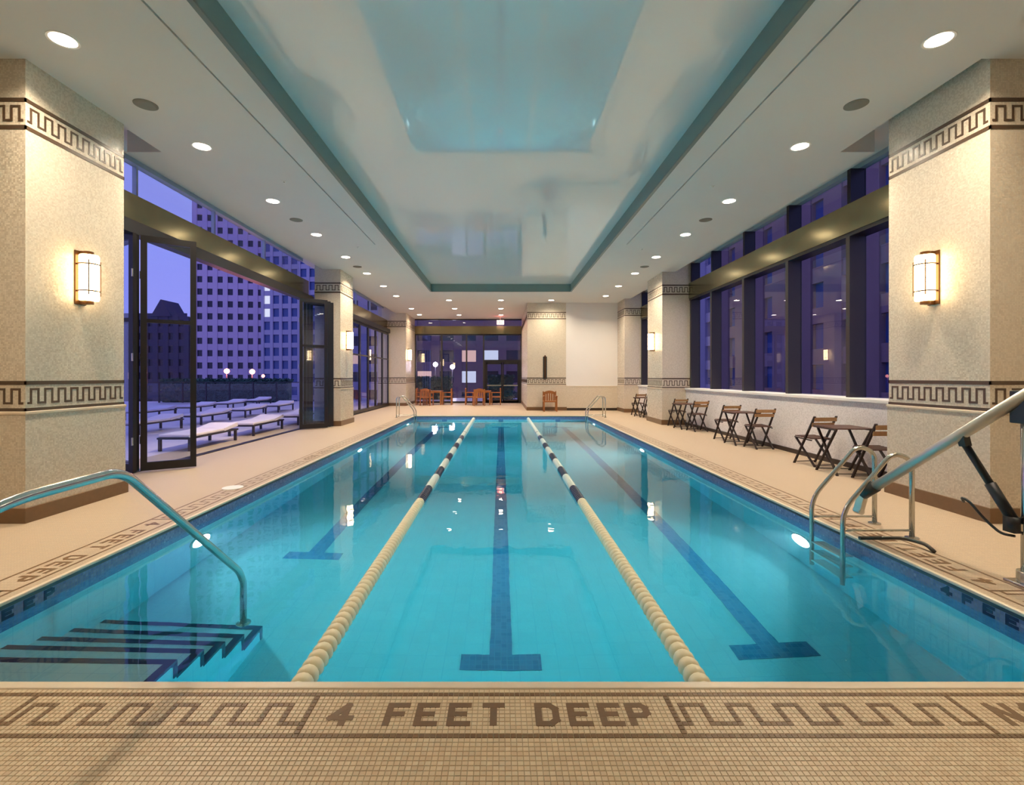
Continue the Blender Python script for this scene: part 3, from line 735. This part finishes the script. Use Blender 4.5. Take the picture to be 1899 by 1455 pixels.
def ladder(ya, yb, sg, label, xr=3.17, xo=3.81, topz=.745):
    t = empty('pool_ladder', (sg*3.5, (ya+yb)/2, 0)); tag(t, label, 'pool ladder', 'stainless pool exit ladders')
    for y in (ya, yb):
        pts = fillet([(sg*xo, y, 0), (sg*xo, y, topz+.03), (sg*(xo-.30), y, topz-.005), (sg*xr, y, .27), (sg*xr, y, -.98)], [.22, .10, .10], 8)
        pts = fillet([(sg*xo, y, 0), (sg*xo, y, topz-.01), (sg*(xo-.18), y, topz+.05), (sg*xr, y, .26), (sg*xr, y, -.98)], [.16, .14, .14], 8)
        loc_build(MB().tube(pts, .0215, 12), 'side_rail', M['steel'], t, smooth=True)
        loc_build(MB().tube([(sg*xo, y, .075), (sg*xr, y, .075)], .011, 8), 'bottom_bar', M['steel'], t)
        loc_build(MB().lathe([(.055, 0), (.055, .012), (.03, .02)], c=(sg*xo, y, 0), n=20), 'base_flange', M['steel'], t)
    for z in (-.30, -.58, -.86):
        mb = MB()
        for k in range(4): mb.box(min(sg*(xr-.02), sg*(xr+.11)), max(sg*(xr-.02), sg*(xr+.11)), ya+.02, yb-.02, z, z+.03) if k == 0 else None
        for k in range(3): mb.box(sg*xr+(-.015+.04*k)*sg-.006, sg*xr+(-.015+.04*k)*sg+.006, ya+.03, yb-.03, z+.03, z+.036)
        loc_build(mb, 'ladder_tread', M['white_plastic'], t)
    return t
ladder(4.50, 4.95, 1, 'stainless pool ladder with arched rails at the right pool edge')
ladder(17.7, 18.15, 1, 'distant small pool ladder at the far right pool corner')
ladder(17.7, 18.15, -1, 'distant small pool ladder at the far left pool corner')

# pool lift
t = empty('pool_lift', (3.80, 3.48, 0)); tag(t, 'stainless pool lift with long sloping arm and black actuator at right edge', 'pool lift')
loc_build(MB().tube([(3.80, 3.48, 0), (3.80, 3.48, 1.32)], .052, 18), 'mast', M['steel'], t, smooth=True)
loc_build(MB().box(3.70, 3.90, 3.38, 3.58, 0, .02).lathe([(.075, .02), (.075, .10)], c=(3.80, 3.48, 0), n=20), 'mast_base', M['steel'], t, bevel=.004)
A, B = Vector((3.78, 3.42, 1.42)), Vector((3.41, 4.52, .43))
loc_build(MB().tube([A-(B-A)*.08, B], .042, 18), 'lift_arm', M['brushed'], t, smooth=True)
loc_build(MB().box(3.735, 3.865, 3.39, 3.57, 1.16, 1.40), 'pivot_bracket', M['bracket'], t, bevel=.01)
P = A.lerp(B, .37); Q = Vector((3.74, 3.52, .42))
loc_build(MB().bar(P+Vector((0, 0, -.02)), P+Vector((.01, -.01, -.10)), .05, .06), 'actuator_lug', M['bracket'], t)
P = P+Vector((.01, -.01, -.09))
loc_build(MB().tube([P, P.lerp(Q, .55)], .026, 14).tube([P.lerp(Q, .5), Q], .036, 14).box(Q.x-.05, Q.x+.03, Q.y-.03, Q.y+.05, Q.z-.05, Q.z+.06), 'actuator', M['black_plastic'], t, smooth=True)
loc_build(MB().bar(Q, (3.80, 3.48, .40), .05, .05), 'lower_bracket', M['steel'], t)
hp = [(3.70, 3.88, .50), (3.66, 3.86, .545), (3.67, 3.80, .52), (3.69, 3.70, .41), (3.71, 3.60, .335), (3.74, 3.53, .34)]
loc_build(MB().tube(fillet(hp, .05, 4), .010, 8), 'cable_loop', M['black_plastic'], t, smooth=True)
loc_build(MB().tube([B-(B-A).normalized()*.10, B+(B-A).normalized()*.05], .05, 16), 'arm_collar', M['bracket'], t, smooth=True)
loc_build(MB().bar(B+Vector((0, .03, .02)), B+Vector((-.02, .08, -.20)), .07, .06).cyl(B+Vector((-.02, .04, -.20)), B+Vector((-.02, .12, -.20)), .03, 14), 'swivel_joint', M['steel'], t)
loc_build(MB().tube(fillet([(3.22, 4.36, .05), (3.62, 4.36, .05), (3.68, 4.20, .05), (3.68, 4.12, .012)], .06, 5), .016, 10), 'footrest', M['bracket'], t, smooth=True)

# skimmer lids
for (x, y, lab) in ((-3.62, 6.55, 'small white skimmer lid in the left deck'), (4.0, 19.0, 'small white skimmer lid near the far right pool corner'), (-3.95, 18.9, 'small white skimmer lid near the far left pool corner')):
    o = MB().lathe([(.13, 0), (.13, .006), (.11, .010)], n=24).build('skimmer_lid', M['white_plastic'], loc=(x, y, .0005)); tag(o, lab, 'skimmer lid', 'white skimmer lids in the deck')

# ------------------------------------------------------------------ bistro sets
def make_bistro_chair():
    r = empty('bistro_chair')
    # faces +Y ; back at -Y
    for s, off in ((-1, .20), (1, .20)):
        x = s*off
        MB().bar((x, -.24, .84), (x, .22, 0), .02, .036, up=(1, 0, 0)).build('long_leg', M['chair_metal'], r)
        MB().bar((x*.88, .20, .44), (x*.88, -.22, 0), .02, .032, up=(1, 0, 0)).build('short_leg', M['chair_metal'], r)
        MB().bar((x*.94, -.16, .435), (x*.94, .22, .455), .014, .020).build('seat_rail', M['chair_metal'], r)
    for k in range(6):
        y = -.13+k*.065
        MB().box(-.185, .185, y-.022, y+.022, .455+.003*k, .470+.003*k).build('seat_slat', M['table_wood'], r)
    for (z, yy) in ((.79, -.228), (.70, -.176)):
        MB().box(-.205, .205, yy-.018, yy-.003, z-.032, z+.032).build('back_slat', M['chair_wood'], r)
    MB().bar((-.2, .20, .03), (.2, .20, .03), .012, .012).bar((-.18, -.21, .03), (.18, -.21, .03), .012, .012).build('stretcher', M['chair_metal'], r)
    return r
def make_bistro_table():
    r = empty('bistro_table')
    for k in range(8):
        y = -.262+k*.075
        MB().box(-.29, .29, y-.034, y+.034, .705, .722).build('top_slat', M['table_wood'], r)
    MB().box(-.28, -.255, -.29, .29, .685, .705).box(.255, .28, -.29, .29, .685, .705).build('top_frame', M['chair_metal'], r)
    for s in (-1, 1):
        MB().bar((s*.255, -.25, .69), (s*.255, .25, 0), .02, .034, up=(1, 0, 0)).build('leg', M['chair_metal'], r)
        MB().bar((s*.235, .25, .69), (s*.235, -.25, 0), .02, .034, up=(1, 0, 0)).build('leg', M['chair_metal'], r)
    MB().bar((-.25, .23, .03), (.25, .23, .03), .012, .012).bar((-.23, -.23, .03), (.23, -.23, .03), .012, .012).build('stretcher', M['chair_metal'], r)
    return r
bc, bt = make_bistro_chair(), make_bistro_table()
names = ['nearest bistro set by the right foreground pillar', 'second bistro set along the knee wall', 'third bistro set just before the halfway pillar', 'farthest bistro set beyond the halfway pillar']
first = True
for i, y in enumerate((7.55, 10.75, 13.95, 18.1)):
    tb = bt if i == 0 else copy_tree(bt)
    tb.location = (5.32, y, 0); tb.rotation_euler.z = .06*(i-1); tag(tb, f'dark slatted folding bistro table of the {names[i]}', 'table', 'folding bistro tables')
    for k, (dx, dy, rz) in enumerate(((.10, -.56, .05), (.02, .72, .12))):
        c = bc if (i == 0 and k == 0) else copy_tree(bc)
        
        c.location = (5.32+dx, y+dy, 0); c.rotation_euler.z = rz+.05*((i*7+k*3) % 5-2)*.5
        tag(c, f'{("nearer", "farther")[k]} folding chair of the {names[i]}', 'chair', 'folding bistro chairs')

# ------------------------------------------------------------------ orange wooden chairs and tables at the far end
def make_wood_chair():
    r = empty('wooden_armchair')
    for x in (-.27, .27):
        MB().box(x-.025, x+.025, -.26, -.21, 0, .66).build('leg', M['orange_wood'], r); MB().box(x-.025, x+.025, .20, .25, 0, .86).build('leg', M['orange_wood'], r)
        MB().box(x-.035, x+.035, -.28, .26, .64, .67).build('armrest', M['orange_wood'], r)
    MB().box(-.29, .29, -.26, .24, .40, .45).build('seat', M['orange_wood'], r, bevel=.01)
    mb = MB(); n = 10
    pts = [(-.29+.58*i/n, .24, .80+.09*math.sin(PI*i/n)) for i in range(n+1)]
    for a, b in zip(pts[:-1], pts[1:]): mb.hexa([(a[0], .20, a[2]-.12), (b[0], .20, b[2]-.12), (b[0], .25, b[2]-.12), (a[0], .25, a[2]-.12), (a[0], .20, a[2]), (b[0], .20, b[2]), (b[0], .25, b[2]), (a[0], .25, a[2])])
    mb.build('crest_rail', M['orange_wood'], r)
    for k in range(5):
        x = -.20+.10*k; MB().box(x-.03, x+.03, .21, .235, .45, .72+.07*math.cos(x*4)).build('back_slat', M['orange_wood'], r)
    return r
def make_wood_table():
    r = empty('wooden_table')
    for k in range(6): MB().box(-.42, .42, -.42+.14*k, -.42+.14*k+.13, .71, .745).build('top_plank', M['orange_wood'], r)
    for x in (-.36, .36):
        for y in (-.36, .36): MB().box(x-.035, x+.035, y-.035, y+.035, 0, .71).build('leg', M['orange_wood'], r)
    MB().box(-.38, .38, -.38, .38, .64, .71).build('apron', M['orange_wood'], r)
    return r
wc, wtb = make_wood_chair(), make_wood_table()
wtb.location = (-3.55, 26.0, 0); tag(wtb, 'orange wooden table at left of the far glazed wall', 'table', 'orange wooden tables')
t2 = copy_tree(wtb); t2.location = (-.95, 26.0, 0); tag(t2, 'orange wooden table before the glass exit doors', 'table', 'orange wooden tables')
spots = [(-4.25, 25.9, PI/2, 'orange wooden armchair left of the far left wooden table'), (-2.85, 25.9, -PI/2, 'orange wooden armchair right of the far left wooden table'),
         (-3.85, 25.15, PI-.2, 'orange wooden armchair in front of the far left wooden table'), (-1.65, 25.9, PI/2, 'orange wooden armchair left of the table by the exit doors'),
         (-.25, 25.9, -PI/2, 'orange wooden armchair right of the table by the exit doors'), (-1.15, 25.1, PI+.2, 'orange wooden armchair in front of the table by the exit doors'),
         (2.12, 21.0, 0, 'single round-backed wooden armchair against the far mosaic block')]
for i, (x, y, rz, lab) in enumerate(spots):
    c = wc if i == 0 else copy_tree(wc)
    c.location = (x, y, 0); c.rotation_euler.z = rz; tag(c, lab, 'armchair', 'orange wooden armchairs at the far end')
# far end small things
o = empty('wall_panel', (1.95, YW, 1.89)); tag(o, 'slim dark vertical fixture on the far mosaic block', 'wall fixture')
MB().box(-.085, .085, -.03, 0, -.5, .5).build('back_board', M['bracket'], o, bevel=.01)
MB().cyl((0, -.06, -.45), (0, -.06, .55), .03, 12).build('upright', M['sconce_metal'], o)
ex = empty('exit_sign', (-.03, 26.4, 4.45)); tag(ex, 'glowing red exit sign hanging before the far glazed wall', 'exit sign')
MB().box(-.2, .2, -.02, .02, -.12, .12).build('sign_body', M['exit_white'], ex)
exf = lambda u, v, w: (u, -.021-w, v-.085)
stroke_text('sign_letter', 'EXIT', exf, [-.165, -.08, .005, .085], .17, .055, .022, M['exit_red'], ex, 0, .003)
MB().cyl((0, 0, .12), (0, 0, .31), .012, 8).build('stem', M['white_plastic'], ex)
lamp('lamp', 'POINT', (0, -.1, 0), (0, 0, 0), 6, (1, .12, .08), ex, shadow_soft_size=.1)

# ------------------------------------------------------------------ outside: terrace
w = MB().box(-34, -5.84, 2, 29.5, -.3, -.004).build('terrace_floor', M['terrace']); tag(w, 'pale terrace paving outside the open folding doors', kind='structure')
w = MB().box(-140, 140, -20, 240, -6.5, -6.3).build('street_ground', M['street']); tag(w, 'dark street level far below the terrace', kind='structure')
w = MB().box(-5.84, 6.6, 27.8, 34, -.3, -.004).build('rear_patio_floor', M['terrace']); tag(w, 'paving outside the far glazed wall', kind='structure')
def make_lounger():
    r = empty('sun_lounger')
    MB().box(-.33, .33, 0, 1.8, .24, .275).build('frame', M['lounger_leg'], r)
    MB().box(-.32, .32, .02, 1.25, .275, .34).build('mattress', M['lounger'], r, bevel=.02)
    MB().hexa([(-.32, 1.25, .275), (.32, 1.25, .275), (.32, 1.80, .33), (-.32, 1.80, .33), (-.32, 1.25, .34), (.32, 1.25, .34), (.32, 1.78, .42), (-.32, 1.78, .42)]).build('headrest', M['lounger'], r)
    for x in (-.30, .30):
        for y in (.05, 1.72): MB().box(x-.025, x+.025, y-.025, y+.025, 0, .24).build('leg', M['lounger_leg'], r)
    return r
lo = make_lounger(); first = True
rows = [(-6.55, (9.7, 12.2, 14.9, 17.5), 'row nearest the doors'), (-9.6, (12.4, 15.0, 17.6, 20.2), 'middle row'), (-12.6, (16.6, 19.2, 21.8, 24.4), 'back row')]
for (x, yy, rn) in rows:
    for k, y in enumerate(yy):
        c = lo if first else copy_tree(lo); first = False
        c.location = (x, y, 0); c.rotation_euler.z = .02*k
        tag(c, f'white cushioned sun lounger on the terrace, {("nearest","second","third","farthest")[k]} in the {rn}', 'sun lounger', 'sun loungers on the terrace')
# hedges (leaf masses)
def hedge(x0, x1, y0, y1, z1, label, n):
    mb = MB(); mb.box(x0+.1, x1-.1, y0+.1, y1-.1, 0, z1-.1)
    for _ in range(n):
        f = random.randint(0, 2)
        p = Vector((random.uniform(x0, x1), random.uniform(y0, y0+.15) if f else random.uniform(y0, y1), random.uniform(0, z1) if f else z1-random.uniform(0, .15)))
        a = Vector((random.uniform(-1, 1), random.uniform(-1, 1), random.uniform(-1, 1))).normalized()*random.uniform(.06, .14); b = a.orthogonal().normalized()*a.length*.5
        k = len(mb.v); mb.v += [tuple(p-a), tuple(p+b), tuple(p+a), tuple(p-b)]; mb.f.append((k, k+1, k+2, k+3)); mb.m.append(0)
    o = mb.build('hedge', M['hedge']); return tag(o, label, 'hedge', kind='stuff')
hedge(-20, -12.5, 28.4, 29.3, 1.35, 'dark clipped hedge at the far end of the terrace', 3000)
hedge(-5.6, -3.2, 31.6, 32.6, 1.5, 'dark planting outside the far glazed wall', 900)
hedge(-.9, .9, 32.0, 32.8, 1.6, 'dark shrub mass behind the glass exit doors', 700)
# glass railing
rg = empty('glass_railing', (-16, 27.9, 0)); tag(rg, 'glass railing with dark posts before the terrace hedge', 'railing')
for k in range(8):
    x = -21+k*1.35
    loc_build(MB().box(x-.035, x+.035, 27.87, 27.93, 0, 1.15), 'post', M['lounger_leg'], rg)
    if k < 7: loc_build(MB().box(x+.05, x+1.3, 27.89, 27.90, .1, 1.1), 'glass_panel', M['door_glass'], rg)
loc_build(MB().box(-21.05, -11.5, 27.86, 27.94, 1.15, 1.19), 'top_rail', M['lounger_leg'], rg)
# street lamps
def street_lamp(x, y, z, mat, col, power, label, r=.22):
    t = empty('street_lamp', (x, y, z)); tag(t, label, 'street lamp', 'street lamps outside')
    MB().cyl((0, 0, -z-6.3), (0, 0, -r), .05, 8).build('pole', M['lounger_leg'], t)
    MB().lathe([(.03, -r), (r*.8, -r*.6), (r, 0), (r*.8, r*.6), (.03, r)], n=14).build('globe', mat, t, smooth=True)
    lamp('lamp', 'POINT', (0, -.5, 0), (0, 0, 0), power, col, t, shadow_soft_size=.2)
street_lamp(-22.6, 40, 1.95, M['lamp_warm'], (1, .25, .25), 500, 'left glowing red street lamp beyond the terrace')
street_lamp(-20.5, 40, 1.90, M['lamp_warm'], (1, .25, .25), 500, 'middle glowing red street lamp beyond the terrace')
street_lamp(-19.6, 40, 1.55, M['lamp_warm'], (1, .25, .25), 200, 'right smaller red street lamp beyond the terrace', .13)
street_lamp(-5.4, 40, 2.5, M['lamp_white'], (.9, .8, 1), 150, 'left white globe lamp seen through the far glazed wall', .2)
street_lamp(-4.0, 40, 2.3, M['lamp_white'], (.9, .8, 1), 150, 'right white globe lamp seen through the far glazed wall', .2)

# ------------------------------------------------------------------ buildings
def building(name, label, origin, ud, cols, rows, pu, pv, ww, wh, depth, mat, pane, z0=-6.3, lit=(), white=(), top=0.0, maxp=300, roof=None):
    """facade starts at origin (x,y) and runs along unit ud; piers and bands stand proud of panes"""
    b = empty(name, (origin[0], origin[1], z0)); tag(b, label, 'building', 'city buildings outside')
    ud = Vector((ud[0], ud[1], 0)).normalized(); nd = Vector((ud.y, -ud.x, 0))   # outward normal
    fn = lambda u, v, w: tuple(ud*u+nd*w+Vector((0, 0, v)))
    Wd, Hd = cols*pu, rows*pv+top
    MB().mapbox(fn, 0, Wd, 0, Hd, -depth, -.35).build('core', mat, b)
    pier = MB().mapbox(fn, -(pu-ww)/2, (pu-ww)/2, 0, Hd, -.36, .12).mesh('pier', mat)
    for c in range(cols+1): o = inst('pier', pier, b, ud*(c*pu))
    band = MB().mapbox(fn, 0, Wd, -(pv-wh)/2, (pv-wh)/2, -.36, 0).mesh('floor_band', mat)
    for r in range(rows+1): inst('floor_band', band, b, (0, 0, r*pv))
    if top: MB().mapbox(fn, -.2, Wd+.2, rows*pv, Hd, -.36, .2).build('parapet', mat, b)
    pm = {k: MB().mapbox(fn, (pu-ww)/2-.05, (pu+ww)/2+.05, (pv-wh)/2-.05, (pv+wh)/2+.05, -.36, -.30).mesh('window_pane', M[k]) for k in (pane, 'pane_lit', 'pane_white')}
    n = 0
    for r in range(rows-1, -1, -1):
        for c in range(cols):
            if n >= maxp: break
            k = 'pane_lit' if (c, r) in lit else 'pane_white' if (c, r) in white else pane
            o = inst('window_pane', pm[k], b, ud*(c*pu)+Vector((0, 0, r*pv))); n += 1
    return b
# through the open doors: azimuth ratio -.62 .. -.42 at 110 m
building('apartment_tower', 'lavender high-rise with a dense grid of dark windows outside the doors', (-74.5, 118), (1, .12), 7, 22, 2.35, 3.0, 1.25, 1.5, 14, M['facade_pink'], 'pane_dark', top=1.2)
building('apartment_tower', 'blue-violet tower with bright balconies to the right of the gridded high-rise', (-55.0, 112), (1, -.1), 7, 24, 2.2, 3.0, 1.5, 1.9, 14, M['facade_grey'], 'pane_blue', white=[(0, 9), (0, 8), (0, 7), (4, 9)], top=1.0)
building('apartment_tower', 'dark slab tower rising behind the far left folding doors', (-36, 104), (1, .05), 6, 18, 2.6, 3.0, 1.4, 1.5, 14, M['facade_dark'], 'pane_blue', lit=[(2, 4), (5, 6)])
b = building('townhouse', 'low dark building with a pointed gable seen through the folded door glass', (-104, 118), (1, 0), 11, 7, 2.5, 3.2, 1.2, 1.6, 12, M['facade_dark'], 'pane_dark', lit=[(2, 3), (5, 2)])
MB().hexa([(19, -.3, 22.4), (24, -.3, 22.4), (24, 6, 22.4), (19, 6, 22.4), (21.4, -.3, 26.5), (21.6, -.3, 26.5), (21.6, 6, 26.5), (21.4, 6, 26.5)]).build('gable', M['facade_dark'], b)
# through the right windows (facade parallel to the pool)
building('apartment_block', 'brown brick block across the street outside the nearer right windows', (24, 52), (0, -1), 12, 10, 3.4, 3.1, 1.5, 1.9, 12, M['facade_brick'], 'pane_blue', lit=[(3, 3), (8, 5)], white=[(5, 4), (9, 3)], top=1.0)
building('apartment_block', 'dark block with bluish windows outside the farther right windows', (27, 92), (0, -1), 11, 14, 3.4, 3.1, 1.7, 1.9, 12, M['facade_grey'], 'pane_blue', lit=[(4, 4)], top=1.0)
# beyond the far glazed wall
building('apartment_block', 'brown block with pink lit windows beyond the far glazed wall', (-13, 72), (1, 0), 7, 8, 3.3, 3.1, 2.1, 1.7, 12, M['facade_brick'], 'pane_dark', lit=[(2, 3), (6, 1), (0, 2)], white=[(3, 3), (2, 2)], top=1.0)
building('apartment_block', 'dusky violet block at the right behind the glass exit doors', (10.6, 100), (1, 0), 4, 11, 3.3, 3.1, 1.7, 1.7, 12, M['facade_grey'], 'pane_blue', lit=[(1, 3)])
building('apartment_block', 'blue-grey tower behind the far left corner pillar', (-30.5, 84), (1, 0), 5, 12, 3.3, 3.1, 1.7, 1.7, 12, M['facade_grey'], 'pane_dark', lit=[(1, 3)])
